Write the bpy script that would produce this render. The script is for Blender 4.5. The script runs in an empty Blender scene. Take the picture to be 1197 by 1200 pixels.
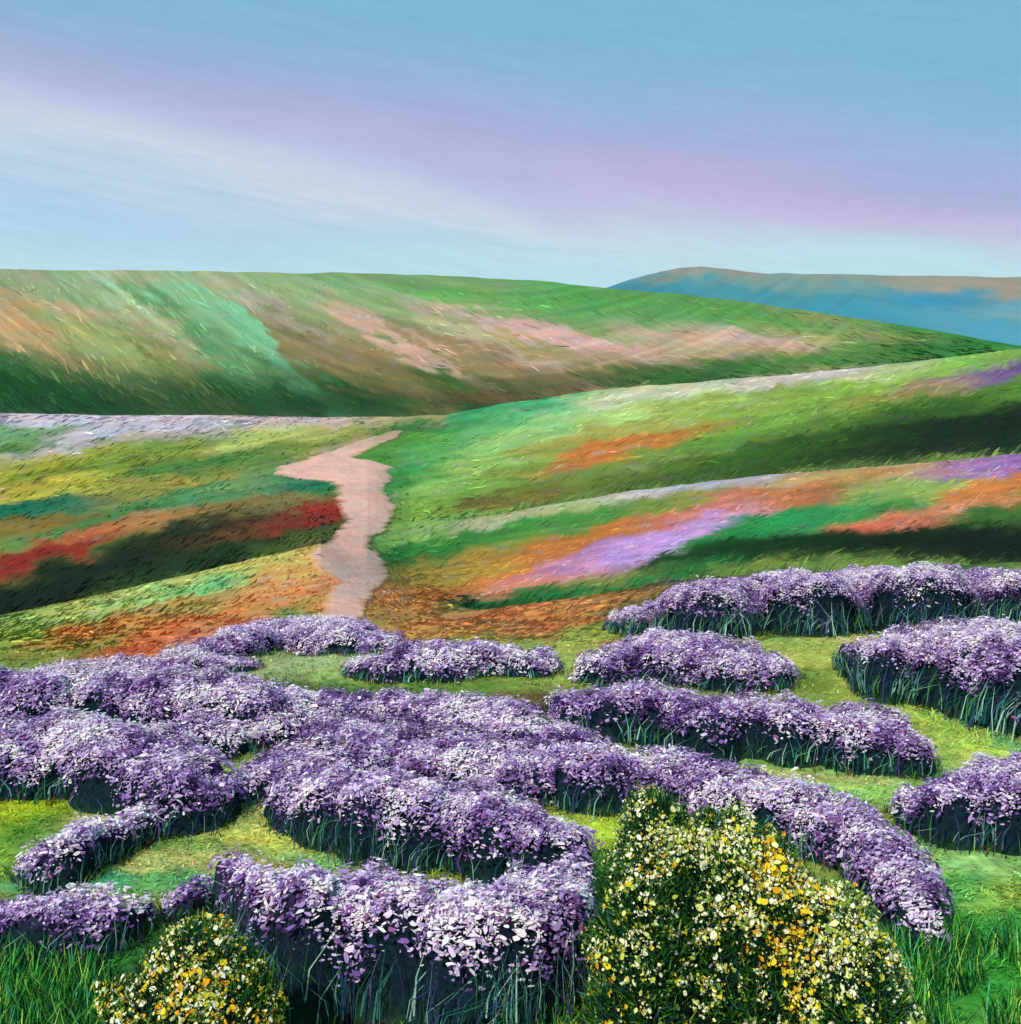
import bpy, math, numpy as np
from mathutils import Vector
rng=np.random.default_rng(7)
F=1200.0; HZ=400.0; H=3.5          # camera constants: focal length in pixels, image row of the horizon, eye height (m)
KA=(1.0,0.93,0.86)                 # albedo scale
def lin(c):
    c=np.asarray(c,float)/255.0
    return np.where(c<=0.04045,c/12.92,((c+0.055)/1.055)**2.4)
# ---------------------------------------------------------------- noise
def _h(ix,iy,seed):
    n=(ix.astype(np.int64)*374761393+iy.astype(np.int64)*668265263+seed*974634777)&0xffffffff
    n=((n^(n>>13))*1274126177)&0xffffffff
    n=(n^(n>>16))&0xffffff
    return n/float(0xffffff)
def vn(x,y,seed=0):
    ix=np.floor(x);iy=np.floor(y);fx=x-ix;fy=y-iy
    fx=fx*fx*(3-2*fx);fy=fy*fy*(3-2*fy)
    a=_h(ix,iy,seed);b=_h(ix+1,iy,seed);c=_h(ix,iy+1,seed);d=_h(ix+1,iy+1,seed)
    return (a*(1-fx)+b*fx)*(1-fy)+(c*(1-fx)+d*fx)*fy
def fbm(x,y,seed=0,o=3):
    s=0;a=1;t=0
    for i in range(o):
        s=s+a*vn(x*2**i,y*2**i,seed+i*17);t+=a;a*=0.55
    return s/t*2-1
# ---------------------------------------------------------------- terrain profile
D=[3,5,8,11.5,20,34,42,70,78,150,190,340,900,1250,2500,3400,4500]
def I(px,pairs):
    a=np.array(pairs,float);return np.interp(px,a[:,0],a[:,1])
def knots(px):
    o=np.ones_like(px)
    v5=I(px,[(-300,790),(0,722),(150,690),(300,655),(375,640),(430,672),(480,704),(560,716),(700,698),(780,682),(900,672),(1197,660),(1500,650)])
    v4=I(px,[(-300,800),(0,752),(150,728),(300,708),(390,700),(430,708),(480,728),(560,735),(700,722),(800,714),(1197,705),(1500,700)])
    v6=v5+I(px,[(0,9),(320,4),(365,-8),(430,-22),(480,-14),(540,-2),(580,4),(1197,9)])
    v7=I(px,[(-300,640),(0,612),(300,598),(400,600),(430,602),(480,618),(560,607),(750,574),(900,557),(1100,541),(1197,531),(1500,500)])
    v8=v7+I(px,[(0,-22),(440,-22),(520,-6),(580,4),(1197,8)])
    v9=I(px,[(-300,480),(0,485),(200,487),(440,489),(520,486),(600,472),(700,457),(830,447),(1000,432),(1190,410),(1500,385)])
    v10=v9+12
    v11=v9+2
    v12=I(px,[(-300,316),(0,315),(200,318),(400,320),(540,323),(620,328),(715,338),(850,350),(1000,373),(1100,388),(1190,405),(1500,430)])
    v13=np.maximum(v12+22,400)
    v14=I(px,[(-300,350),(600,350),(700,340),(735,328),(775,318),(820,312),(860,316),(900,320),(1050,323),(1197,325),(1500,335)])
    return [400+F*H/3*o,1240*o,925*o,765.2*o,v4,v5,v6,v7,v8,v9,v10,v11,v12,v13,v14,v14+14,v14+30]
LD=np.log(np.array(D))
def Vd(px,d):
    """image row of the ground at image column px and distance d (monotone cubic)"""
    px=np.asarray(px,float);d=np.asarray(d,float)
    K=np.stack(knots(px));n=len(D)
    h=np.diff(LD).reshape((-1,)+(1,)*px.ndim)
    s=np.diff(K,axis=0)/h
    m=np.zeros_like(K);m[0]=s[0];m[-1]=s[-1]
    a=s[:-1];b=s[1:];ok=a*b>0
    m[1:-1]=np.where(ok,2*a*b/np.where(ok,a+b,1),0)
    L=np.log(np.clip(d,D[0],D[-1]))
    i=np.clip(np.searchsorted(LD,L,side='right')-1,0,n-2)
    def g(A,j): return np.take_along_axis(A,j[None],0)[0]
    hh=np.diff(LD)[i];t=(L-LD[i])/hh
    p0=g(K,i);p1=g(K,i+1);m0=g(m,i);m1=g(m,i+1)
    return (2*t**3-3*t**2+1)*p0+(t**3-2*t**2+t)*hh*m0+(-2*t**3+3*t**2)*p1+(t**3-t**2)*hh*m1
def Z(x,d):
    dd=np.maximum(d,3.0);px=598+F*x/dd
    px=np.clip(px,-300,1500)
    z=H-dd*(Vd(px,dd)-HZ)/F
    z=np.where(d<3,0,z)
    z=z+0.05*fbm(x*1.3,d*1.3,3)*np.clip(d/6,0,1)+np.clip((d-25)/60,0,1)*0.0016*d*fbm(x/d*30+9,np.log(dd)*14,5)
    return z
# ---------------------------------------------------------------- ground colour strokes, with fold shadow and far haze painted in
# (image column, image row, angle in the image, length, width, colour), sizes in pixels
EA=[(830,316,4,60,7,(158,144,128)),(780,324,-14,40,6,(124,134,124)),(950,326,2,80,6,(130,150,138)),(1080,330,2,60,8,(160,150,134)),(1180,334,5,50,9,(155,145,128)),
(750,336,5,50,7,(52,130,152)),(850,341,6,70,8,(76,146,158)),(950,350,8,80,8,(64,142,160)),(1050,365,8,80,9,(72,148,165)),(1150,382,10,80,10,(88,154,174)),(1190,362,8,50,8,(112,154,164)),(1000,338,5,60,6,(105,150,150)),(870,328,4,60,5,(125,150,142)),(1100,350,6,60,6,(60,140,168))]  # blue strokes put the distance haze into the far hill's colour
DA=[(20,335,20,60,15,(125,152,112)),(100,340,35,60,14,(135,165,118)),(60,357,10,60,6,(210,155,118)),(20,385,30,60,18,(190,150,105)),(100,400,35,80,20,(158,162,98)),(170,380,35,50,12,(178,158,110)),
(230,360,40,70,11,(135,180,132)),(290,388,42,80,9,(122,182,138)),(330,345,30,80,14,(152,166,112)),(250,410,40,60,14,(98,150,95)),(200,430,35,60,12,(122,130,72)),(400,345,15,80,12,(125,162,108)),(430,378,30,70,7,(205,158,138)),(340,372,35,60,8,(180,165,150)),(150,350,40,60,6,(160,190,150)),
(380,410,40,60,15,(132,115,72)),(480,402,32,80,7,(200,160,138)),(450,432,35,70,14,(142,112,72)),(530,385,20,80,6,(140,160,95)),(570,400,22,90,6,(208,170,150)),(620,388,15,90,6,(210,166,160)),(540,415,25,80,6,(150,130,85)),(700,402,12,90,6,(215,170,160)),(660,378,12,80,5,(130,158,90)),(600,425,20,90,10,(155,122,92)),(640,408,18,70,5,(170,150,100)),
(800,402,10,80,8,(200,165,138)),(880,396,10,70,6,(218,172,160)),(950,396,10,60,7,(180,164,108)),(1000,385,10,60,7,(158,145,95)),(550,345,10,100,10,(105,164,85)),(620,362,15,80,9,(98,154,88)),(700,355,8,80,10,(84,154,74)),(780,372,8,90,9,(105,155,85)),
(900,376,8,90,9,(92,152,72)),(1050,391,12,60,7,(85,145,62)),(1120,400,14,60,7,(60,132,50)),(30,325,5,60,6,(155,155,122)),(180,322,5,60,5,(165,162,122)),(500,330,5,90,6,(135,152,102)),(740,418,0,90,8,(165,135,98)),(860,412,0,70,6,(175,155,105)),
(0,450,5,120,17,(16,72,22)),(100,462,3,110,16,(12,60,18)),(200,465,0,110,16,(12,58,18)),(300,460,0,100,17,(18,74,20)),(400,468,0,100,12,(24,56,18)),(480,474,0,90,9,(16,76,26)),(500,448,5,80,10,(58,92,34)),(565,464,0,50,8,(105,62,30)),(620,454,-5,70,8,(66,82,38)),  # dark strokes along the hill foot paint in its shade
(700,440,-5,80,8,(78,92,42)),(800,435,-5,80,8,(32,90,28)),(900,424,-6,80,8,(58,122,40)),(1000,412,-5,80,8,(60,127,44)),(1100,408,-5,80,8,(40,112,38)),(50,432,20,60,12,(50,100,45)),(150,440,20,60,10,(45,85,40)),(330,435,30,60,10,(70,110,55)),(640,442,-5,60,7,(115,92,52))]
LA=[(60,494,-3,80,6,(212,192,206)),(170,496,-10,80,7,(218,200,216)),(280,498,-5,80,7,(204,186,198)),(380,492,0,70,5,(214,180,168)),(450,492,0,40,5,(160,155,78)),(100,515,-14,70,7,(205,190,196)),(30,520,-8,60,8,(98,142,62)),(200,522,-14,70,7,(132,150,65)),(290,515,-12,60,7,(186,190,102)),(370,508,-8,50,5,(174,170,88)),
(40,545,-8,80,8,(160,160,50)),(140,545,-8,80,8,(112,132,40)),(250,545,-8,70,8,(62,122,52)),(330,530,-10,50,6,(125,138,62)),(60,570,-10,80,7,(188,172,62)),(180,570,-12,70,7,(158,146,65)),(280,572,-8,60,7,(114,145,85)),
(40,596,-8,80,6,(15,112,82)),(150,598,-14,70,6,(58,124,65)),(240,585,-14,60,6,(58,134,85)),(355,567,-3,42,7,(10,108,86)),(300,595,-8,50,6,(130,114,62)),(30,615,-8,60,5,(135,110,45)),(130,617,-14,60,5,(200,128,75)),(60,642,-20,80,7,(145,32,20)),(5,662,-15,50,9,(128,38,26)),(200,605,-12,60,5,(158,115,62)),
(340,610,-10,55,8,(135,30,18)),(380,601,-8,30,6,(155,40,30)),(270,622,-12,60,7,(98,64,28)),(180,645,-20,90,10,(22,38,10)),(100,672,-20,110,12,(10,28,8)),(10,706,-16,80,12,(5,18,5)),(250,650,-15,90,9,(22,48,13)),(350,632,-12,55,6,(66,86,28)),(440,515,-8,30,5,(98,132,52)),(400,520,-20,30,4,(175,152,104)),  # near-black strokes paint the left fold's shadow into the ground
(395,570,0,20,8,(40,110,60)),(385,640,0,20,8,(92,92,42)),(20,508,-5,60,5,(122,162,112)),(220,508,-8,60,4,(174,164,144))]
CA=[(650,468,-12,50,7,(58,176,124)),(590,480,-12,50,6,(48,144,82)),(720,464,-8,60,5,(195,200,134)),(800,458,-8,80,6,(204,198,168)),(880,450,-6,80,5,(205,196,182)),(960,441,-6,60,5,(204,184,190)),(1050,433,-8,60,5,(176,194,114)),(1140,425,-10,60,7,(132,174,74)),(1170,441,-8,40,6,(114,80,138)),(1100,450,-8,50,5,(150,126,114)),
(750,482,-14,70,7,(176,200,114)),(850,475,-12,80,7,(154,175,84)),(950,465,-10,80,8,(132,162,62)),(1040,462,-8,60,6,(150,134,64)),(560,500,-25,60,10,(112,184,116)),(620,502,-25,60,11,(145,192,122)),(700,508,-15,60,7,(170,155,75)),(695,532,-15,60,6,(194,112,52)),(780,515,-12,50,8,(204,124,54)),(500,520,-15,60,10,(84,148,54)),(540,545,-25,70,12,(145,184,92)),
(480,560,-25,40,10,(48,144,62)),(620,545,-22,60,10,(125,152,68)),(500,590,-20,50,10,(130,170,68)),(850,508,-12,80,9,(92,144,52)),(900,495,-12,70,8,(122,158,66)),(980,490,-12,60,8,(92,124,42)),(1090,480,-10,80,9,(50,90,26)),(1180,462,-8,50,7,(88,128,42)),(540,488,-10,50,5,(42,142,92)),(480,500,-5,40,6,(62,122,52)),
(1160,498,-8,100,14,(8,26,5)),(1060,512,-10,100,11,(20,44,10)),(960,527,-10,90,9,(45,78,18)),(860,543,-10,80,7,(54,97,24)),(1197,515,-5,60,9,(14,34,8)),(750,558,-10,70,7,(88,108,38)),(650,572,-10,60,7,(98,115,42)),(600,585,-10,50,6,(124,94,42)),(520,625,-20,50,10,(128,174,84)),(480,655,-10,40,7,(26,112,40)),(720,545,-14,60,7,(124,142,62))]  # darkest strokes are painted shadow at the bottom of the upper right fold
BA=[(600,605,-10,70,5,(180,176,136)),(680,592,-8,60,5,(172,180,114)),(780,574,-8,80,5,(198,190,198)),(880,561,-8,80,5,(194,180,204)),(960,555,-5,60,6,(188,156,94)),(1050,551,-5,60,6,(200,146,82)),(1130,546,-5,60,7,(156,112,168)),(1190,538,-5,50,7,(156,106,172)),
(560,632,-15,80,8,(56,130,52)),(500,650,-10,50,8,(32,118,44)),(650,618,-14,70,7,(84,145,64)),(720,600,-12,60,6,(48,122,50)),(500,618,-20,50,9,(132,175,84)),(830,600,-12,60,7,(200,115,95)),(780,590,-12,50,6,(160,154,74)),(900,588,-12,60,7,(202,125,62)),(960,578,-10,45,6,(162,64,64)),(1010,572,-10,50,7,(154,166,84)),(1060,578,-10,50,7,(145,166,84)),
(1160,570,-10,50,8,(212,122,62)),(1110,598,-6,50,5,(218,132,98)),(1050,614,-4,50,5,(218,114,86)),(950,604,-12,70,9,(45,144,84)),(1020,598,-6,50,7,(62,134,62)),(1170,603,-5,50,8,(62,106,42)),(800,622,-18,60,9,(194,150,210)),(730,645,-18,75,10,(188,142,206)),(660,665,-20,55,7,(190,126,160)),(600,668,-22,60,7,(206,125,62)),(680,632,-15,60,7,(190,114,52)),
(540,655,-10,60,8,(164,132,56)),(520,678,-10,60,9,(180,142,58)),(610,688,-14,60,6,(206,120,68)),(490,698,-8,50,8,(204,124,62)),(880,620,-12,60,8,(36,134,62)),(900,641,-8,90,7,(14,54,16)),(1000,632,-5,100,8,(8,36,8)),(1120,636,0,100,10,(6,22,5)),(1190,645,0,50,10,(6,20,5)),(820,655,-12,60,7,(16,68,28)),(750,675,-10,60,5,(14,112,50)),(640,696,-8,80,5,(6,122,60)),(560,709,-8,80,5,(16,90,38)),(700,682,-10,60,5,(155,144,72))]  # near-black strokes are painted shadow at the bottom of the lower right fold
AA=[(30,742,-18,60,9,(146,166,70)),(150,700,-15,80,8,(182,192,108)),(240,683,-15,60,6,(125,200,126)),(300,665,-12,60,6,(215,196,98)),(360,650,-10,50,6,(222,182,98)),(200,715,-15,60,7,(184,158,84)),(120,738,-15,60,8,(208,135,66)),(180,748,-20,70,9,(222,112,62)),(260,718,-20,70,9,(218,146,78)),(330,690,-10,50,9,(226,144,90)),(350,672,-10,40,7,(216,164,88)),
(130,764,-10,50,6,(180,68,40)),(80,762,-10,50,8,(140,142,58)),(40,778,-5,50,8,(124,146,68)),(235,742,-15,40,8,(222,145,132)),(480,690,-8,40,8,(222,138,70)),(450,712,0,40,8,(212,142,76)),(560,728,-8,80,7,(216,130,76)),(650,716,-8,60,6,(222,148,76)),(720,702,-8,60,6,(216,138,76)),(500,740,-5,60,7,(205,155,80)),(650,738,-5,60,6,(216,128,76)),(700,742,-5,50,6,(165,176,70)),(850,700,0,100,20,(92,92,42)),(1050,700,0,120,20,(60,90,35)),
(350,780,0,80,9,(176,188,128)),(280,772,0,50,7,(120,148,75)),(450,790,0,60,8,(130,158,75)),(420,758,0,40,4,(190,110,130)),(660,760,0,60,9,(166,182,92)),(600,748,0,50,5,(185,165,80)),(590,800,-5,70,8,(92,128,52)),(650,792,-5,60,8,(182,194,92)),(600,770,0,40,6,(80,120,54)),(970,765,0,60,9,(182,188,88)),(930,790,8,50,7,(115,135,52)),(1050,810,20,60,10,(184,200,92)),(1110,840,30,60,7,(90,180,115)),(1130,870,30,60,11,(180,206,92)),(1000,785,0,50,6,(130,150,62)),(1060,775,20,60,6,(200,192,110)),(700,850,0,50,10,(182,194,82)),(950,872,0,50,9,(208,224,50)),(900,895,0,60,7,(120,180,84)),(1050,900,0,50,9,(84,170,100)),(1000,930,0,60,8,(150,198,104)),(960,912,5,60,6,(190,200,120)),(1100,890,10,50,8,(182,200,98)),
(1150,1015,5,80,12,(160,208,120)),(1100,1045,0,60,12,(84,164,84)),(1190,1050,0,50,10,(165,196,84)),(1150,990,5,60,7,(110,180,96)),(250,968,5,70,9,(212,214,118)),(180,985,5,50,8,(120,165,80)),(330,985,5,70,7,(196,204,94)),(450,978,5,80,7,(212,214,130)),(540,1004,10,60,7,(100,190,120)),(200,1008,0,60,8,(186,190,112)),(350,1002,5,70,5,(130,186,115)),(290,1000,5,40,6,(160,130,76)),(430,1000,5,50,6,(160,194,94)),(30,950,-20,40,12,(166,190,44)),(10,975,-20,40,10,(84,134,44)),(10,1010,0,40,14,(124,164,64)),(80,1032,0,50,7,(84,176,120)),(210,1035,0,40,8,(104,170,100)),(680,1110,0,40,25,(178,216,98)),(690,1050,0,40,20,(104,172,66)),(690,980,0,30,14,(182,208,68)),
(50,1150,0,80,40,(36,122,50)),(1130,1130,0,80,40,(60,150,55)),(400,1150,0,150,40,(30,60,40)),(850,855,0,40,8,(196,210,70)),(330,840,0,100,20,(50,90,45)),(560,850,0,100,20,(60,110,55)),(720,760,0,40,6,(180,120,60)),(640,830,10,40,8,(130,90,50))]
def paint(px,v,lst,base,f):
    num=np.zeros(px.shape+(3,));den=np.zeros(px.shape)
    for (a,b,ang,L,W,c) in lst:
        t=math.radians(ang);ca,sa=math.cos(t),math.sin(t)
        dx=px-a;dv=v-b
        q=((dx*ca+dv*sa)/L)**2+((-dx*sa+dv*ca)/W)**2
        w=np.exp(-np.minimum(q,60)*0.95)
        num+=w[...,None]*lin(c);den+=w
    e=0.012
    return (num+e*lin(base))/(den+e)[...,None]
PT=np.array([(507,461,474),(514,432,468),(522,405,448),(530,385,432),(538,362,422),(543,345,442),(550,320,462),(557,318,460),(561,340,457),(565,385,456),(572,394,452),(580,390,458),(590,396,465),(602,400,464),(612,403,461),(622,394,452),(632,384,438),(645,366,434),(655,360,444),(662,364,455),(675,386,456),(690,392,446),(705,382,434),(722,374,426),(745,370,424)],float)
def colour(px,d,v=None):
    if v is None: v=Vd(np.clip(px,-300,1500),d)
    px=px.astype(np.float64)
    wx=px+34*fbm(px/60,v/16,11)+13*fbm(px/12,v/5,13)
    wv=v+9*fbm(px/52,v/20,12)+4.5*fbm(px/13,v/6,14)
    out=paint(wx,wv,AA,(140,160,76),0)
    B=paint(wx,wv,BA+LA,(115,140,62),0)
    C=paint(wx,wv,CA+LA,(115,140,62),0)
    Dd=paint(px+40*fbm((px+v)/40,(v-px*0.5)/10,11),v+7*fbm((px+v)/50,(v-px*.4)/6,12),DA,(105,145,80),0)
    E=paint(wx,wv,EA,(78,145,162),0)
    d=d[...,None]
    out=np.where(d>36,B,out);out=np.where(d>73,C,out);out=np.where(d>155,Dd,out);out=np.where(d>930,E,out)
    dd=d[...,0]
    fl=np.clip((px-300)/700,0,1)
    s1=fbm((px*0.75+v*0.6)/60*(1-fl)+(px+v*0.2)/70*fl,(v*0.8-px*(0.62*(1-fl)+0.12*fl))/4.5,21,3)
    s2=fbm((px-v*0.3)/45,(v+px*0.17)/3.2,22,3)
    s=np.where(dd>155,s1*0.85,s2)
    s=np.where(dd>930,s*0.4,s)
    s=np.where(dd<16,fbm(px/30,v/7,31,3)*1.1,s)
    out=out*np.exp(s*0.40)[...,None]
    hue=fbm(px/30,v/6,41,2)[...,None]
    out=out*(1+hue*np.array([0.20,-0.03,-0.12]))
    fk=np.clip((fbm((px-v*.3)/22,(v+px*.2)/3.0,51,3)-0.35)*2.2,0,0.55)[...,None]*(dd>20)[...,None]*(dd<930)[...,None]
    lum=out.mean(-1,keepdims=True)
    out=out*(1-fk)+fk*lum*np.array([1.5,1.2,1.1])
    return np.clip(out,0.002,0.95)
# ---------------------------------------------------------------- mesh helpers
def mk_mesh(name,verts,faces,nper,col,mat,smooth=False):
    me=bpy.data.meshes.new(name)
    nv=len(verts);nf=len(faces)
    me.vertices.add(nv);me.vertices.foreach_set('co',np.asarray(verts,np.float32).ravel())
    me.loops.add(nf*nper);me.loops.foreach_set('vertex_index',np.asarray(faces,np.int32).ravel())
    me.polygons.add(nf)
    me.polygons.foreach_set('loop_start',np.arange(0,nf*nper,nper,dtype=np.int32))
    me.polygons.foreach_set('loop_total',np.full(nf,nper,np.int32))
    if smooth: me.polygons.foreach_set('use_smooth',np.ones(nf,bool))
    me.update(calc_edges=True)
    if col is not None:
        a=me.color_attributes.new('Col','FLOAT_COLOR','POINT')
        c=np.ones((nv,4),np.float32);c[:,:3]=col;a.data.foreach_set('color',c.ravel())
    me.materials.append(mat)
    ob=bpy.data.objects.new(name,me);bpy.context.scene.collection.objects.link(ob)
    return ob
def norm(a): return a/np.maximum(np.linalg.norm(a,axis=-1,keepdims=True),1e-9)
def dabs(c,U,W):
    n=len(c)
    j=lambda:rng.uniform(0.4,1.2,(n,1))
    v=np.stack([c-U*j()-W*0.5*j(),c-U*0.3*j()-W*1.0,c+U*0.6*j()-W*0.8*j(),c+U*j()+W*0.2,c+U*0.3+W*j(),c-U*0.7*j()+W*0.7*j()],1).reshape(-1,3)
    f=np.arange(n*6).reshape(n,6)
    return v,f
def blades(b,m,t,w,wd):
    w=w[:,None]*wd
    v=np.stack([b-w,b+w,m+w*0.8,m-w*0.8,t+w*0.15,t-w*0.15],1).reshape(-1,3)
    k=np.arange(len(b))[:,None]*6
    f=np.concatenate([k+np.array([0,1,2,3]),k+np.array([3,2,4,5])],0)
    return v,f
def join(name,parts,mat):
    root=bpy.data.objects.new(name,None);bpy.context.scene.collection.objects.link(root)
    for (pn,v,f,n,c,sm,mt) in parts:
        o=mk_mesh(pn,v,f,n,c,mt or mat,sm);o.parent=root
    return root
# ---------------------------------------------------------------- materials
def mat(name,rough=0.85,nscale=None,namp=0.3,bump=0.0,bscale=20):
    m=bpy.data.materials.new(name);m.use_nodes=True;nt=m.node_tree;N=nt.nodes;Lk=nt.links
    p=N['Principled BSDF'];p.inputs['Roughness'].default_value=rough;p.inputs['Specular IOR Level'].default_value=0.12
    at=N.new('ShaderNodeAttribute');at.attribute_name='Col'
    tc=N.new('ShaderNodeTexCoord')
    sc=N.new('ShaderNodeVectorMath');sc.operation='MULTIPLY';sc.inputs[1].default_value=KA
    Lk.new(at.outputs['Color'],sc.inputs[0]);outc=sc.outputs[0]
    if nscale:
        n=N.new('ShaderNodeTexNoise');n.inputs['Scale'].default_value=nscale;n.inputs['Detail'].default_value=4
        Lk.new(tc.outputs['Object'],n.inputs['Vector'])
        mr=N.new('ShaderNodeMapRange');mr.inputs[1].default_value=0.3;mr.inputs[2].default_value=0.7
        mr.inputs[3].default_value=1-namp;mr.inputs[4].default_value=1+namp
        Lk.new(n.outputs['Fac'],mr.inputs[0])
        s2=N.new('ShaderNodeVectorMath');s2.operation='SCALE';Lk.new(outc,s2.inputs[0]);Lk.new(mr.outputs[0],s2.inputs['Scale']);outc=s2.outputs[0]
    Lk.new(outc,p.inputs['Base Color'])
    if bump:
        n=N.new('ShaderNodeTexNoise');n.inputs['Scale'].default_value=bscale;n.inputs['Detail'].default_value=4
        Lk.new(tc.outputs['Object'],n.inputs['Vector'])
        b=N.new('ShaderNodeBump');b.inputs['Strength'].default_value=bump;b.inputs['Distance'].default_value=0.05
        Lk.new(n.outputs['Fac'],b.inputs['Height']);Lk.new(b.outputs[0],p.inputs['Normal'])
    return m
M_ter=mat('moor_ground',0.9,14,0.3,0.6,18)
M_path=mat('path_earth',0.9,3,0.12,0.4,8)
M_veg=mat('vegetation',0.75)
M_core=mat('plant_core',0.9,25,0.5)  # for plant cores; the heather ones carry painted under-canopy shade
# ---------------------------------------------------------------- terrain sheet
pxs=np.linspace(0,1197,40);dd=np.exp(np.linspace(math.log(3),math.log(4500),4000))
acc=np.zeros_like(dd)
for p in pxs:
    vv=Vd(np.full_like(dd,p),dd);acc[1:]+=np.abs(np.diff(vv))*np.where(dd[1:]>12,1,0.55)
acc=acc/len(pxs)+np.linspace(0,60,len(dd))
rows=np.interp(np.linspace(0,acc[-1],860),acc,dd)
rows=np.concatenate([np.linspace(-10,2.9,30),rows])
S=np.concatenate([np.linspace(-1.25,-0.62,60)[:-1],np.linspace(-0.62,0.62,820),np.linspace(0.62,1.25,60)[1:]])
Wd=np.sqrt(np.maximum(rows,0)**2+9)
X=S[None,:]*Wd[:,None];Y=np.repeat(rows[:,None],len(S),1)
ZZ=Z(X,Y)
dcl=np.maximum(Y,3.0);PX=598+F*X/dcl
PXc=np.clip(PX,-300,1500);VV=Vd(PXc,dcl)
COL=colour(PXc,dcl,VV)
nr,nc=X.shape
idx=np.arange(nr*nc).reshape(nr,nc)
faces=np.stack([idx[:-1,:-1],idx[:-1,1:],idx[1:,1:],idx[1:,:-1]],-1).reshape(-1,4)
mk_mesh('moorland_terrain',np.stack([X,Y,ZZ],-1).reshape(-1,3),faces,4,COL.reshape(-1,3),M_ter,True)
# ---------------------------------------------------------------- path sheet
tv=np.linspace(507,745,300);a=np.interp(tv,PT[:,0],PT[:,1]);b=np.interp(tv,PT[:,0],PT[:,2])
fr=np.clip((tv-507)/30,0.2,1)
a=a+(6*fbm(tv/7,tv*0,61)+5*fbm(tv/1.8,tv*0,63))*fr;b=b+(6*fbm(tv/7,tv*0+5,62)+5*fbm(tv/1.8,tv*0,64))*fr
ts=np.linspace(0,1,36)
P=a[:,None]*(1-ts)+b[:,None]*ts;TV=np.repeat(tv[:,None],36,1)
ds=np.exp(np.linspace(math.log(12),math.log(148),1500))
DD=np.zeros_like(P);kk=[0,7,14,21,28,35]
for j in kk:
    for i in range(len(tv)):
        vv=Vd(np.full_like(ds,P[i,j]),ds);DD[i,j]=ds[min(np.argmax(vv<=TV[i,j]),len(ds)-1)]
for i in range(len(tv)): DD[i]=np.interp(ts,ts[kk],DD[i,kk])
PXw=(P-598)/F*DD
pz=Z(PXw,DD)+0.03+0.0009*DD
edge=np.minimum(ts,1-ts)[None,:]*(b-a)[:,None]
pz-= (0.03+0.0013*DD)*np.clip(1-edge/2.0,0,1)
ew=np.clip(1.15-edge/(8+8*fbm(P/9,TV/3,75)),0,1)[...,None]
ew=np.maximum(ew,np.clip((530-TV)/24,0,0.75)[...,None]*(0.6+0.6*fbm(P/12,TV/3,76)[...,None]))
ew=np.clip(ew,0,1)
pc=lin((236,182,166))*(1+0.16*fbm(P/16,TV/3,71)[...,None])*(1+0.16*fbm(P/40,TV/9,72)[...,None]*np.array([1,0,-0.3]))
pc=pc*(1-ew)+ew*(0.75*colour(P,DD,TV)+0.25*lin((205,150,120)))
i2=np.arange(P.size).reshape(P.shape)
pf=np.stack([i2[:-1,:-1],i2[:-1,1:],i2[1:,1:],i2[1:,:-1]],-1).reshape(-1,4)
mk_mesh('footpath',np.stack([PXw,DD,pz],-1).reshape(-1,3),pf,4,pc.reshape(-1,3),M_path,True)
# ---------------------------------------------------------------- hillside vegetation tufts
def hill_tufts(n):
    r=rng.uniform(0,acc[-1],n);d=np.interp(r,acc,dd)*rng.uniform(0.995,1.005,n)
    px=rng.uniform(-150,1350,n)
    k=(d>10.5)&(d<800)&((d<155)|(rng.uniform(0,1,n)<0.4));d=d[k];px=px[k];n=len(d)
    v=Vd(px,d);v2=Vd(px,d*1.01);g=(v2-v)/0.00995
    ina=(v>500)&(v<745)&(d<150)&(px>np.interp(v,PT[:,0],PT[:,1])+3)&(px<np.interp(v,PT[:,0],PT[:,2])-1)
    k=(g<-25)&~ina&(fbm(px/25,v/9,88)>-0.3);d=d[k];px=px[k];v=v[k];g=g[k];n=len(d)
    fl=np.clip((px-200)/800,0,1)
    ang=np.where(d>155,np.radians(42*(1-fl)+8*fl),np.radians(-16))+rng.normal(0,0.2,n)
    L=rng.uniform(5,20,n)*np.where(d>155,1.3,1.0)
    L=np.where((px>300)&(px<480),L*0.4,L)
    px2=px+L*np.cos(ang);d2=d*np.exp(np.clip(L*np.sin(ang)/g,-0.1,0.1))
    A=np.stack([(px-598)/F*d,d,Z((px-598)/F*d,d)],-1);B=np.stack([(px2-598)/F*d2,d2,Z((px2-598)/F*d2,d2)],-1)
    hgt=rng.uniform(0.5,1.5,n)*d/F
    U=(B-A)/2;c=(A+B)/2;c[:,2]+=hgt*0.2
    Wv=np.stack([rng.normal(0,0.2,n),rng.normal(2.4,0.6,n),rng.normal(0.6,0.2,n)],-1)*hgt[:,None]
    col=colour(px,d,v)*np.exp(rng.normal(0.08,0.18,(n,1)))*(1+rng.normal(0,0.08,(n,3)))
    vv,ff=dabs(c,U,Wv)
    return vv,ff,np.repeat(np.clip(col,0.002,0.95),6,0)
v,f,c=hill_tufts(125000)
mk_mesh('hillside_grass',v,f,6,c,M_veg)
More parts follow.
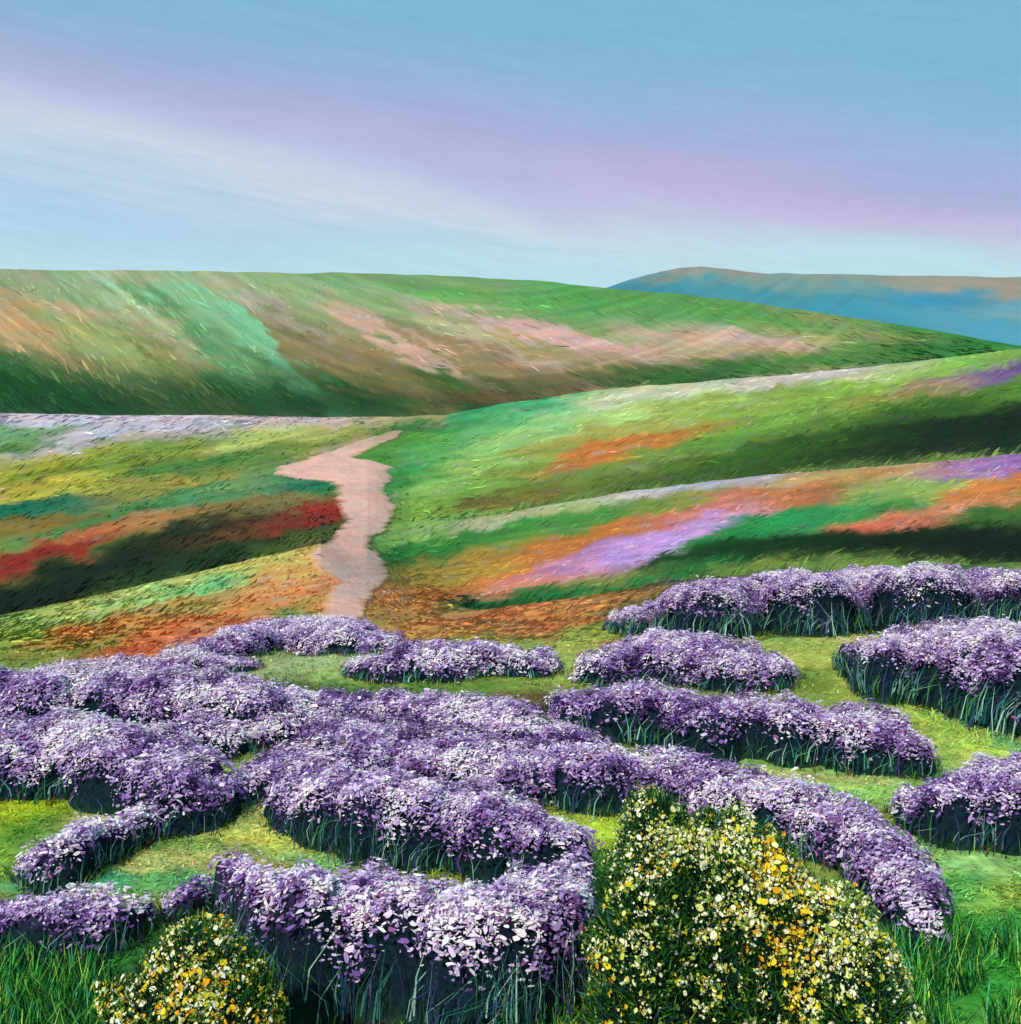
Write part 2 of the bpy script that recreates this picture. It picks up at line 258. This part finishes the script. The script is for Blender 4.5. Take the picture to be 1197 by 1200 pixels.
# ---------------------------------------------------------------- heather
PAL=lin([(250,238,250),(216,192,230),(172,142,200),(122,88,158),(60,36,86),(146,86,146)])
def heather(spine,stem,name='heather_clump',seed=0):
    sp=np.array(spine,float)
    t=np.concatenate([[0],np.cumsum(np.hypot(np.diff(sp[:,0]),np.diff(sp[:,1])))]);n=max(14,int(t[-1]/7))
    tt=np.linspace(0,t[-1],n);px=np.interp(tt,t,sp[:,0]);v=np.interp(tt,t,sp[:,1]);p=np.interp(tt,t,sp[:,2])
    v=v+p*0.30*fbm(tt/45,tt*0+seed,81);p=p*(1+0.42*fbm(tt/34,tt*0+seed,82))
    endf=np.clip(np.minimum(tt,t[-1]-tt)/45,0,1)
    st=stem*(0.5+0.5*np.sqrt(endf))*(1+0.35*fbm(tt/50,tt*0+seed,83))
    d=(H-0.4)*F/(v-HZ);r=0.3*np.ones(n);rim=0.3*np.ones(n);zg=0*d
    for _ in range(6):
        rim=np.maximum(st*d/F,0.06)
        r=p/(F*(H-rim-zg)/d**2+0.22*F/d)
        d=(H-rim-zg-0.2*r)*F/(v-HZ)
        zg=Z((px-598)/F*d,d)
    cx=(px-598)/F*d;cy=d
    def field(x,y):
        dist=np.hypot(x[:,None]-cx,y[:,None]-cy)/r
        k=np.argmin(dist,1);rho=dist[np.arange(len(x)),k]
        q=np.sqrt(np.clip(1-rho**2,0,1))
        hh=rim[k]*(0.75+0.25*np.clip((1-rho)*3,0,1))+0.34*r[k]*q
        return rho,hh,k
    lump=lambda x,y:0.10*fbm(x*2.6,y*2.6,90+seed)+0.05*fbm(x*8,y*8,91+seed)
    seglen=np.hypot(np.diff(cx),np.diff(cy)).sum();area=seglen*2*r.mean()+math.pi*r.mean()**2
    N=int(area*13500)
    k=rng.choice(n,N,p=r**1.3/(r**1.3).sum());rad=np.sqrt(rng.uniform(0,1,N))*r[k]*1.2;th=rng.uniform(0,2*math.pi,N)
    x=cx[k]+rad*np.cos(th)+rng.normal(0,0.045,N);y=cy[k]+rad*np.sin(th)+rng.normal(0,0.045,N)
    rho,h,kk=field(x,y)
    edge=1.0+0.32*fbm(x*4,y*4,95+seed)+rng.normal(0,0.06,N)
    ok=(rho<edge)&((fbm(x*5,y*8,99+seed)>-0.40)|(rng.uniform(0,1,N)<.3));x,y,rho,h,kk=x[ok],y[ok],rho[ok],h[ok],kk[ok];N=len(x)
    rh=np.clip(rho,0,1)
    drop=np.clip(0.12+0.50*fbm(x*5,y*5,97+seed),0,0.6)
    hang=np.clip((rho-0.70)/0.30,0,1)*rng.uniform(0,1,N)**1.4*rim[kk]*drop
    z=Z(x,y)+np.maximum(h+lump(x,y)-hang+rng.normal(0,0.022,N),0.03)
    rx=(x-cx[kk])/r[kk];ry=(y-cy[kk])/r[kk]
    nrm=norm(np.stack([rx*0.6,ry*0.6,np.sqrt(np.clip(1.15-rh**2,0.2,1))*1.0],-1)+rng.normal(0,0.28,(N,3))+np.array([-.05,-.15,0]))
    tdir=norm(np.stack([rng.normal(0,1,N),rng.normal(0,0.5,N),rng.normal(0,0.30,N)],-1));tdir=norm(tdir-nrm*(tdir*nrm).sum(1,keepdims=True))
    wdir=np.cross(nrm,tdir)
    big=np.clip(rng.lognormal(0,0.55,N),0.3,2.8)[:,None]
    L=0.0112*big*rng.uniform(0.7,1.4,(N,1));W=0.0048*big*rng.uniform(0.6,1.3,(N,1))
    patch=fbm(x*2.6,y*4.5,100+seed)+0.9*fbm(x*9,y*16,101+seed)
    score=patch*1.35+rng.normal(0,0.45,N)+0.36-1.9*np.clip(rho-0.72,0,0.5)  # paler dabs on top, darker at the rim: highlights painted into the flowers
    ci=np.select([score>0.8,score>0.25,score>-0.2,score>-0.75],[0,1,2,3],4)
    ci=np.where(rng.uniform(0,1,N)<0.06,5,ci)
    col=PAL[ci]*np.exp(rng.normal(0,0.16,(N,1)))
    vv,ff=dabs(np.stack([x,y,z],-1),tdir*L,wdir*W)
    parts=[('flowers',vv,ff,6,np.repeat(np.clip(col,0,.95),6,0),False,None)]
    g=0.03;xs=np.arange((cx-r).min()-g,(cx+r).max()+g,g);ys=np.arange((cy-r).min()-g,(cy+r).max()+g,g)
    GX,GY=np.meshgrid(xs,ys);gx,gy=GX.ravel(),GY.ravel()
    rr=np.empty(len(gx));hh=np.empty(len(gx))
    for a0 in range(0,len(gx),60000):
        s_=slice(a0,a0+60000);q1,q2,_=field(gx[s_],gy[s_]);rr[s_]=q1;hh[s_]=q2
    sm=np.clip((rr-0.60)/0.36,0,1);sm=sm*sm*(3-2*sm)
    gz=Z(gx,gy)+(hh+lump(gx,gy)-0.045)*(1-sm)-0.03*sm
    gi=np.arange(GX.size).reshape(GX.shape);ins=(rr<1.06).reshape(GX.shape)
    m=ins[:-1,:-1]&ins[:-1,1:]&ins[1:,1:]&ins[1:,:-1]
    q=np.stack([gi[:-1,:-1],gi[:-1,1:],gi[1:,1:],gi[1:,:-1]],-1)[m]
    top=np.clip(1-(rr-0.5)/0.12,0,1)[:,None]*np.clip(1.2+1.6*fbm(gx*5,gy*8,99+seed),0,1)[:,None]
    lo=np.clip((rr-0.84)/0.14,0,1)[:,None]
    cc=lin((78,50,104))*top+(1-top)*(lin((16,36,48))*(1-lo)+lin((45,85,40))*lo)  # dark walls of the solid core paint in the shade under the flowers
    parts.append(('dark_core',np.stack([gx,gy,gz],-1),q,4,cc,True,M_core))
    # stems
    per=2*(seglen+math.pi*r.mean());n2=int(per*330*(1+1.2*np.clip((rim.mean()-0.25)*4,0,1)))
    k=rng.integers(0,n,n2);th=rng.uniform(0,2*math.pi,n2)
    ex=cx[k]+r[k]*np.cos(th);ey=cy[k]+r[k]*np.sin(th)
    rho,_,_=field(ex,ey);ok=(rho>0.93)&(fbm(ex*7,ey*7,120)+rng.normal(0,.3,n2)>-0.3);k=k[ok];th=th[ok];n2=len(k)
    o=np.stack([np.cos(th),np.sin(th)],-1)
    sc=r[k][:,None]
    b2=np.stack([cx[k],cy[k]],-1)+o*sc*rng.uniform(0.84,1.2,(n2,1))
    lean=0.05+0.14*fbm(b2[:,0]*3,b2[:,1]*3,125)
    side=np.stack([-o[:,1],o[:,0]],-1)*(rng.normal(0,0.07,n2)+lean)[:,None]*np.clip(rim[k]/0.3,0.3,1.4)[:,None]
    t2=np.stack([cx[k],cy[k]],-1)+o*sc*rng.uniform(0.86,1.06,(n2,1))+side
    m2=(b2+t2)/2+o*rng.uniform(-0.01,0.05,(n2,1))-side*0.35
    zb=Z(b2[:,0],b2[:,1]);u=rng.uniform(0.35,0.9,n2)
    bz=np.stack([b2[:,0],b2[:,1],zb+rim[k]*rng.uniform(0,0.3,n2)],-1)
    tz=np.stack([t2[:,0],t2[:,1],zb+rim[k]*u+0.03],-1);mz=(bz+tz)/2;mz[:,:2]=m2
    ww=rng.uniform(0.0015,0.0050,n2)*np.clip(d[k]/6,1,1.7)
    wdv=norm(np.stack([-o[:,1],o[:,0],0*o[:,0]],-1)+rng.normal(0,.25,(n2,3)))
    vv,ff=blades(bz,mz,tz,ww,wdv)
    pal=lin([(12,46,56),(32,88,90),(76,146,136),(165,208,186),(52,66,118),(70,130,64),(115,90,150),(116,166,156)])
    col=pal[rng.choice(8,n2,p=[.20,.19,.14,.10,.14,.11,.05,.07])]
    parts.append(('stems',vv,ff,4,np.repeat(col,6,0),False,None))
    n3=int(per*260);k=rng.integers(0,n,n3);th=rng.uniform(0,2*math.pi,n3);q=rng.uniform(0.9,1.25,n3)
    ex=cx[k]+r[k]*q*np.cos(th);ey=cy[k]+r[k]*q*np.sin(th);rho,_,_=field(ex,ey);ok=(rho>0.88)&(fbm(ex*4,ey*4,130)>-0.25);ex,ey=ex[ok],ey[ok];n3=len(ex)
    b3=np.stack([ex,ey,Z(ex,ey)-0.005],-1);aa=rng.uniform(0,6.28,n3);l=rng.uniform(0.03,0.11,n3)[:,None]
    dr=np.stack([np.cos(aa),np.sin(aa),0*aa],-1)
    v3,f3=blades(b3,b3+(dr*.2+np.array([0,0,.5]))*l,b3+(dr*.7+np.array([0,0,.8]))*l,rng.uniform(.002,.005,n3),norm(np.stack([-np.sin(aa),np.cos(aa),0*aa],-1)))
    pal=lin([(24,68,30),(70,118,44),(140,168,60),(130,60,44),(100,60,112),(40,140,105)])
    parts.append(('foot_grass',v3,f3,4,np.repeat(pal[rng.choice(6,n3,p=[.30,.24,.16,.12,.12,.06])],6,0),False,None))
    join(name,parts,M_veg)
H_=[([(730,713,9),(820,693,19),(930,680,27),(1060,676,27),(1160,677,22),(1260,680,18)],38),
([(995,757,8),(1080,746,24),(1150,752,34),(1240,760,42)],60),
([(700,777,14),(760,760,25),(830,762,28),(905,775,17)],20),
([(660,814,14),(740,812,21),(830,827,21),(900,834,19),(980,834,23),(1040,850,27),(1078,876,13)],38),
([(1068,934,14),(1120,918,30),(1180,905,36),(1260,900,38)],50),
([(415,777,9),(500,766,20),(580,765,22),(635,771,13)],14),
([(225,765,15),(300,740,27),(370,735,27),(450,748,13)],7),
([(60,782,10),(150,778,13),(230,770,16),(290,774,11)],5),
([(-80,800,30),(60,800,27),(160,796,28),(240,800,30),(340,812,20)],34),
([(220,862,32),(340,830,26),(440,818,20),(540,830,27),(620,850,28),(690,878,24)],8),
([(-80,862,36),(60,856,34),(140,870,38),(210,902,42),(250,930,26)],42),
([(285,915,31),(340,888,34),(430,868,34),(540,878,35),(620,898,34),(700,893,26)],12),
([(650,885,28),(730,893,27),(820,903,30),(920,922,31),(1000,950,34),(1045,995,33),(1070,1045,27),(1085,1085,15)],38),
([(340,915,22),(450,915,28),(540,935,31),(610,962,36),(660,975,29)],54),
([(268,1022,18),(330,1038,32),(430,1048,38),(520,1058,43),(600,1050,43),(655,1028,38),(680,1003,22)],108),
([(38,1002,17),(80,974,23),(150,960,17),(190,952,9)],38),
([(-20,1070,22),(60,1060,26),(120,1056,24),(172,1062,12)],42),
([(195,1062,9),(215,1050,12),(245,1045,9)],20)]
for i,(s,st) in enumerate(H_): heather(s,st,seed=i*7)
# ---------------------------------------------------------------- gorse
def gorse(ells,spec,seed=0):
    E=np.array(ells,float)
    def surf(x,y):
        q=1-((x[:,None]-E[:,0])/E[:,2])**2-((y[:,None]-E[:,1])/E[:,3])**2
        hh=np.where(q>0,E[:,4]*np.sqrt(np.clip(q,0,1)),0)
        return hh.max(1)
    P_,Nn=[],[]
    for e in E:
        n=int(spec*e[2]*e[4])
        dvec=norm(rng.normal(0,1,(n,3)));dvec[:,2]=np.abs(dvec[:,2])
        p=dvec*np.array([e[2],e[3],e[4]])+np.array([e[0],e[1],0])
        P_.append(p);Nn.append(norm(dvec/np.array([e[2],e[3],e[4]])))
    p=np.concatenate(P_);nn=np.concatenate(Nn)
    ins=np.zeros(len(p),bool)
    for e in E:
        ins|=(((p-np.array([e[0],e[1],0]))/np.array([e[2],e[3],e[4]]))**2).sum(1)<0.90
    p=p[~ins];nn=nn[~ins];n=len(p)
    lm=0.10*fbm(p[:,0]*5+p[:,2]*3,p[:,1]*5+p[:,2]*4,200+seed)+0.04*fbm(p[:,0]*14,p[:,2]*14,203+seed)
    p=p+nn*(lm+rng.uniform(-0.06,0.03,n))[:,None];p[:,2]+=Z(p[:,0],p[:,1])
    a=fbm(p[:,0]*5+seed,p[:,2]*5+p[:,1]*4,210+seed)+0.9*fbm(p[:,0]*15,p[:,2]*15+p[:,1]*9,211)
    crown=np.interp(p[:,0],E[np.argsort(E[:,0]),0],E[np.argsort(E[:,0]),4])
    hz=np.clip(p[:,2]/crown,0,1.1)
    bloom=rng.uniform(0,1,n)<np.clip(0.0+0.50*hz**1.3+0.75*a,0.04,0.78)
    parts=[]
    q=p[bloom]+nn[bloom]*0.035;m=nn[bloom];N=len(q)
    nm=norm(m+np.array([-.15,-.4,.3])+rng.normal(0,0.42,(N,3)));t=norm(np.cross(nm,rng.normal(0,1,(N,3))));w=np.cross(nm,t)
    L=(0.0080*np.clip(rng.lognormal(0,.5,N),.35,2.6))[:,None]
    pal=lin([(252,248,208),(234,234,150),(242,210,42),(236,166,26),(190,196,70),(125,150,58)])
    ye=fbm(p[bloom][:,0]*4+3,p[bloom][:,2]*4+seed,219)+rng.normal(0,.3,N)
    ci=np.where(ye>0.40,rng.choice([2,3,3,2],N),rng.choice([0,1,4,5,2],N,p=[.38,.24,.17,.14,.07]))
    vv,ff=dabs(q,t*L,w*L*rng.uniform(0.4,0.9,(N,1)))
    parts.append(('flowers',vv,ff,6,np.repeat(np.clip(pal[ci]*np.exp(rng.normal(0,.12,(N,1))),0,.95),6,0),False,None))
    q=np.repeat(p[~bloom],2,0);m=np.repeat(nn[~bloom],2,0);N=len(q)
    up=norm(m*0.7+np.array([0,0,0.7])+rng.normal(0,0.45,(N,3)))
    l=rng.uniform(0.02,0.07,N)[:,None]
    q=q+rng.normal(0,0.015,(N,3))
    vv,ff=blades(q,q+up*l*0.5,q+up*l,rng.uniform(0.0015,0.0045,N),norm(np.cross(up,rng.normal(0,1,(N,3)))))
    pal=lin([(18,56,26),(38,98,34),(80,140,46),(16,55,62),(140,170,56),(18,28,18),(60,110,110)])
    parts.append(('spiny_leaves',vv,ff,4,np.repeat(pal[rng.choice(7,N,p=[.25,.24,.15,.12,.08,.10,.06])],6,0),False,None))
    g=0.035;xs=np.arange((E[:,0]-E[:,2]).min(),(E[:,0]+E[:,2]).max(),g);ys=np.arange((E[:,1]-E[:,3]).min(),(E[:,1]+E[:,3]).max(),g)
    GX,GY=np.meshgrid(xs,ys);gx,gy=GX.ravel(),GY.ravel();hh=surf(gx,gy)*0.90-0.06
    gi=np.arange(GX.size).reshape(GX.shape);ins=(hh>-0.059).reshape(GX.shape)
    mm=ins[:-1,:-1]|ins[1:,1:]
    qf=np.stack([gi[:-1,:-1],gi[:-1,1:],gi[1:,1:],gi[1:,:-1]],-1)[mm]
    parts.append(('dark_core',np.stack([gx,gy,hh+Z(gx,gy)],-1),qf,4,np.tile(lin((12,32,18)),(len(gx),1)),True,M_core))
    join('gorse_bush',parts,M_veg)
def wx(px,d): return (px-598)/F*d
ge=[]
for (px,vt,d,rp) in [(755,972,5.05,58),(772,942,5.0,66),(812,955,4.95,82),(855,976,4.9,88),(900,1000,4.85,90),(940,1030,4.8,88),(980,1066,4.72,76),(1015,1108,4.65,60),(748,1010,4.8,54)]:
    ge.append((wx(px,d),d,rp*d/F,0.38,H-(vt-HZ)*d/F))
gorse(ge,66000,1)
gorse([(wx(225,4.55),4.55,0.36,0.34,0.87),(wx(180,4.5),4.48,0.26,0.30,0.77),(wx(275,4.5),4.48,0.25,0.30,0.72),(wx(150,4.45),4.4,0.15,0.26,0.58),(wx(310,4.45),4.4,0.15,0.26,0.53)],72000,5)
# ---------------------------------------------------------------- grasses
def grass(n,rect,hgt,pal,pw,wid,lean=0.3,rough=0.35):
    px=rng.uniform(rect[0],rect[1],n);v=rng.uniform(rect[2],rect[3],n)
    d=H*F/(v-HZ);x=wx(px,d);y=d
    k=fbm(x*3,y*3,300)>-rough;x=x[k];y=y[k];n=len(x)
    b=np.stack([x,y,Z(x,y)-0.01],-1)
    a=rng.uniform(0,2*math.pi,n);l=rng.uniform(hgt*0.35,hgt,n)
    dr=np.stack([np.cos(a),np.sin(a)*0.6,0*a],-1)*lean*rng.uniform(0.3,1.6,(n,1))
    m=b+(dr*0.35+np.array([0,0,0.55]))*l[:,None];t=b+(dr+np.array([0,0,0.95]))*l[:,None]
    wd=norm(np.stack([np.cos(a+1.57)+0.5,np.sin(a+1.57),0*a],-1))
    vv,ff=blades(b,m,t,rng.uniform(0.5,1,n)*wid,wd)
    c=lin(pal)[rng.choice(len(pal),n,p=pw)]*np.exp(rng.normal(0,.25,(n,1)))
    return vv,ff,np.repeat(c,6,0)
G1=[(18,84,36),(56,158,60),(110,196,84),(170,214,88),(10,62,52),(84,200,146)]
for rect,n,h in [((1040,1320,1110,1330),7000,0.25),((-120,110,1130,1330),6000,0.22),((-120,240,1150,1400),4000,0.2),((620,720,1090,1330),1800,0.16)]:
    v,f,c=grass(n,rect,h,G1,[.22,.25,.19,.13,.14,.07],0.0055,0.6);mk_mesh('tall_grass',v,f,4,c,M_veg)
n=120000
v=rng.uniform(740,1330,n);px=rng.uniform(-150,1350,n);d=H*F/(v-HZ);x=wx(px,d)
k=fbm(x*2.2,d*2.2,310)+0.6*fbm(x*8,d*8,311)>-0.25;v,px,d,x=v[k],px[k],d[k],x[k];n=len(x)
col=colour(px,d,v)*np.exp(rng.normal(0.08,.38,(n,1)))*(1+rng.normal(0,.16,(n,3)))
b=np.stack([x,d,Z(x,d)-0.005],-1);a=rng.uniform(0,6.28,n);l=(rng.uniform(0.02,0.05,n)*(1+2.2*np.clip(fbm(x*3,d*3,312),0,1)))[:,None]
dr=np.stack([np.cos(a),np.sin(a)*0.5,0*a],-1)
vv,ff=blades(b,b+(dr*0.4+np.array([0,0,.35]))*l,b+(dr*1.2+np.array([0,0,.5]))*l,rng.uniform(0.002,0.007,n),norm(np.stack([-np.sin(a),np.cos(a),0*a],-1)))
mk_mesh('short_grass',vv,ff,4,np.repeat(np.clip(col,0,.95),6,0),M_veg)
# ---------------------------------------------------------------- light
el,azs=math.radians(46),math.radians(212)
sd=Vector((math.sin(azs)*math.cos(el),math.cos(azs)*math.cos(el),math.sin(el)))
L=bpy.data.lights.new('sun','SUN');L.energy=3.1;L.angle=math.radians(0.6);L.color=(1,0.96,0.9)
lo=bpy.data.objects.new('sun',L);lo.rotation_euler=(-sd).to_track_quat('-Z','Y').to_euler();lo.location=(0,-5,20)
bpy.context.scene.collection.objects.link(lo)
w=bpy.data.worlds.new('World');bpy.context.scene.world=w;w.use_nodes=True
nt=w.node_tree;N=nt.nodes;K=nt.links;N.clear()
out=N.new('ShaderNodeOutputWorld');bg=N.new('ShaderNodeBackground');bg.inputs[1].default_value=0.1;K.new(bg.outputs[0],out.inputs[0])
sky=N.new('ShaderNodeTexSky');sky.sky_type='NISHITA';sky.sun_disc=False;sky.sun_elevation=el;sky.sun_rotation=azs
tc=N.new('ShaderNodeTexCoord');sep=N.new('ShaderNodeSeparateXYZ');K.new(tc.outputs['Generated'],sep.inputs[0])
def mth(op,a,b=None,c=None):
    n=N.new('ShaderNodeMath');n.operation=op
    for i,q in enumerate((a,b,c)):
        if q is None: continue
        if isinstance(q,(int,float)): n.inputs[i].default_value=q
        else: K.new(q,n.inputs[i])
    return n.outputs[0]
x,y,z=sep.outputs
A=mth('ARCTAN2',x,y)
hyp=mth('SQRT',mth('ADD',mth('MULTIPLY',x,x),mth('MULTIPLY',y,y)))
E=mth('DIVIDE',z,mth('MAXIMUM',hyp,0.05))
T0=mth('ADD',E,mth('MULTIPLY',A,0.17))
def noise(sa,st,scale,det):
    cv=N.new('ShaderNodeCombineXYZ');K.new(mth('MULTIPLY',A,sa),cv.inputs[0]);K.new(mth('MULTIPLY',T0,st),cv.inputs[1])
    nz=N.new('ShaderNodeTexNoise');nz.inputs['Scale'].default_value=scale;nz.inputs['Detail'].default_value=det;nz.inputs['Roughness'].default_value=0.5;K.new(cv.outputs[0],nz.inputs['Vector'])
    return mth('SUBTRACT',nz.outputs['Fac'],0.5)
n1=noise(2.4,9,1.3,4);n2=noise(6,60,1.5,4);n3=noise(30,260,1.5,3)
T=mth('ADD',mth('ADD',T0,mth('MULTIPLY',n1,0.11)),mth('MULTIPLY',n2,0.03))
def ramp(stops,val,m):
    rp=N.new('ShaderNodeValToRGB');K.new(mth('MULTIPLY',val,m),rp.inputs[0]);rp.color_ramp.interpolation='B_SPLINE'
    e=rp.color_ramp.elements;e[0].position=0;e[1].position=stops[-1][0]*m
    for p_,c_ in stops[1:-1]: e.new(p_*m)
    for el_,(p_,c_) in zip(sorted(e,key=lambda q:q.position),stops): el_.position=p_*m;el_.color=(*lin(c_),1)
    return rp.outputs[0]
rc=ramp([(0.0,(168,208,236)),(0.055,(174,209,234)),(0.09,(186,209,232)),(0.115,(208,218,230)),(0.145,(186,194,228)),(0.185,(178,178,219)),(0.22,(166,178,219)),(0.265,(146,185,218)),(0.31,(128,184,211)),(0.48,(116,176,207))],T,2.0)
def mixc(f,a,b):
    n=N.new('ShaderNodeMix');n.data_type='RGBA'
    if isinstance(f,float): n.inputs[0].default_value=f
    else: K.new(f,n.inputs[0])
    for s,q in ((6,a),(7,b)):
        if isinstance(q,tuple): n.inputs[s].default_value=(*q,1)
        else: K.new(q,n.inputs[s])
    return n.outputs[2]
def mrange(v_,a,b,t=1.0):
    n=N.new('ShaderNodeMapRange');n.interpolation_type='SMOOTHSTEP';K.new(v_,n.inputs[0]);n.inputs[1].default_value=a;n.inputs[2].default_value=b;n.inputs[4].default_value=t;return n.outputs[0]
c1=mixc(mrange(mth('ADD',E,mth('MULTIPLY',n1,0.08)),0.13,0.05),rc,tuple(lin((184,224,234))))
pk=mth('MULTIPLY',mrange(mth('ABSOLUTE',mth('SUBTRACT',T,0.172)),0.045,0.0,0.42),mrange(A,-0.05,0.2))
c1=mixc(pk,c1,tuple(lin((206,178,217))))
c2=mixc(mrange(E,0.20,0.36),c1,tuple(lin((128,184,211))))
gn=N.new('ShaderNodeVectorMath');gn.operation='SCALE';K.new(c2,gn.inputs[0]);K.new(mth('ADD',mth('ADD',mth('MULTIPLY',n2,0.18),mth('MULTIPLY',n3,0.12)),1.02),gn.inputs['Scale'])
vm=N.new('ShaderNodeVectorMath');vm.operation='SCALE';vm.inputs['Scale'].default_value=10.0;K.new(gn.outputs[0],vm.inputs[0])
fin=mixc(0.94,sky.outputs[0],vm.outputs[0])
K.new(fin,bg.inputs[0])
# ---------------------------------------------------------------- camera
cam=bpy.data.cameras.new('camera');co=bpy.data.objects.new('camera',cam);bpy.context.scene.collection.objects.link(co)
co.location=(0,0,H);co.rotation_euler=(math.radians(90),0,0)
cam.sensor_fit='VERTICAL';cam.sensor_width=36;cam.sensor_height=36;cam.lens=36*F/1200
cam.shift_y=-200/1200;cam.clip_end=12000;cam.clip_start=0.1
sc=bpy.context.scene;sc.camera=co
sc.view_settings.view_transform='Standard';sc.view_settings.look='None';sc.view_settings.exposure=0
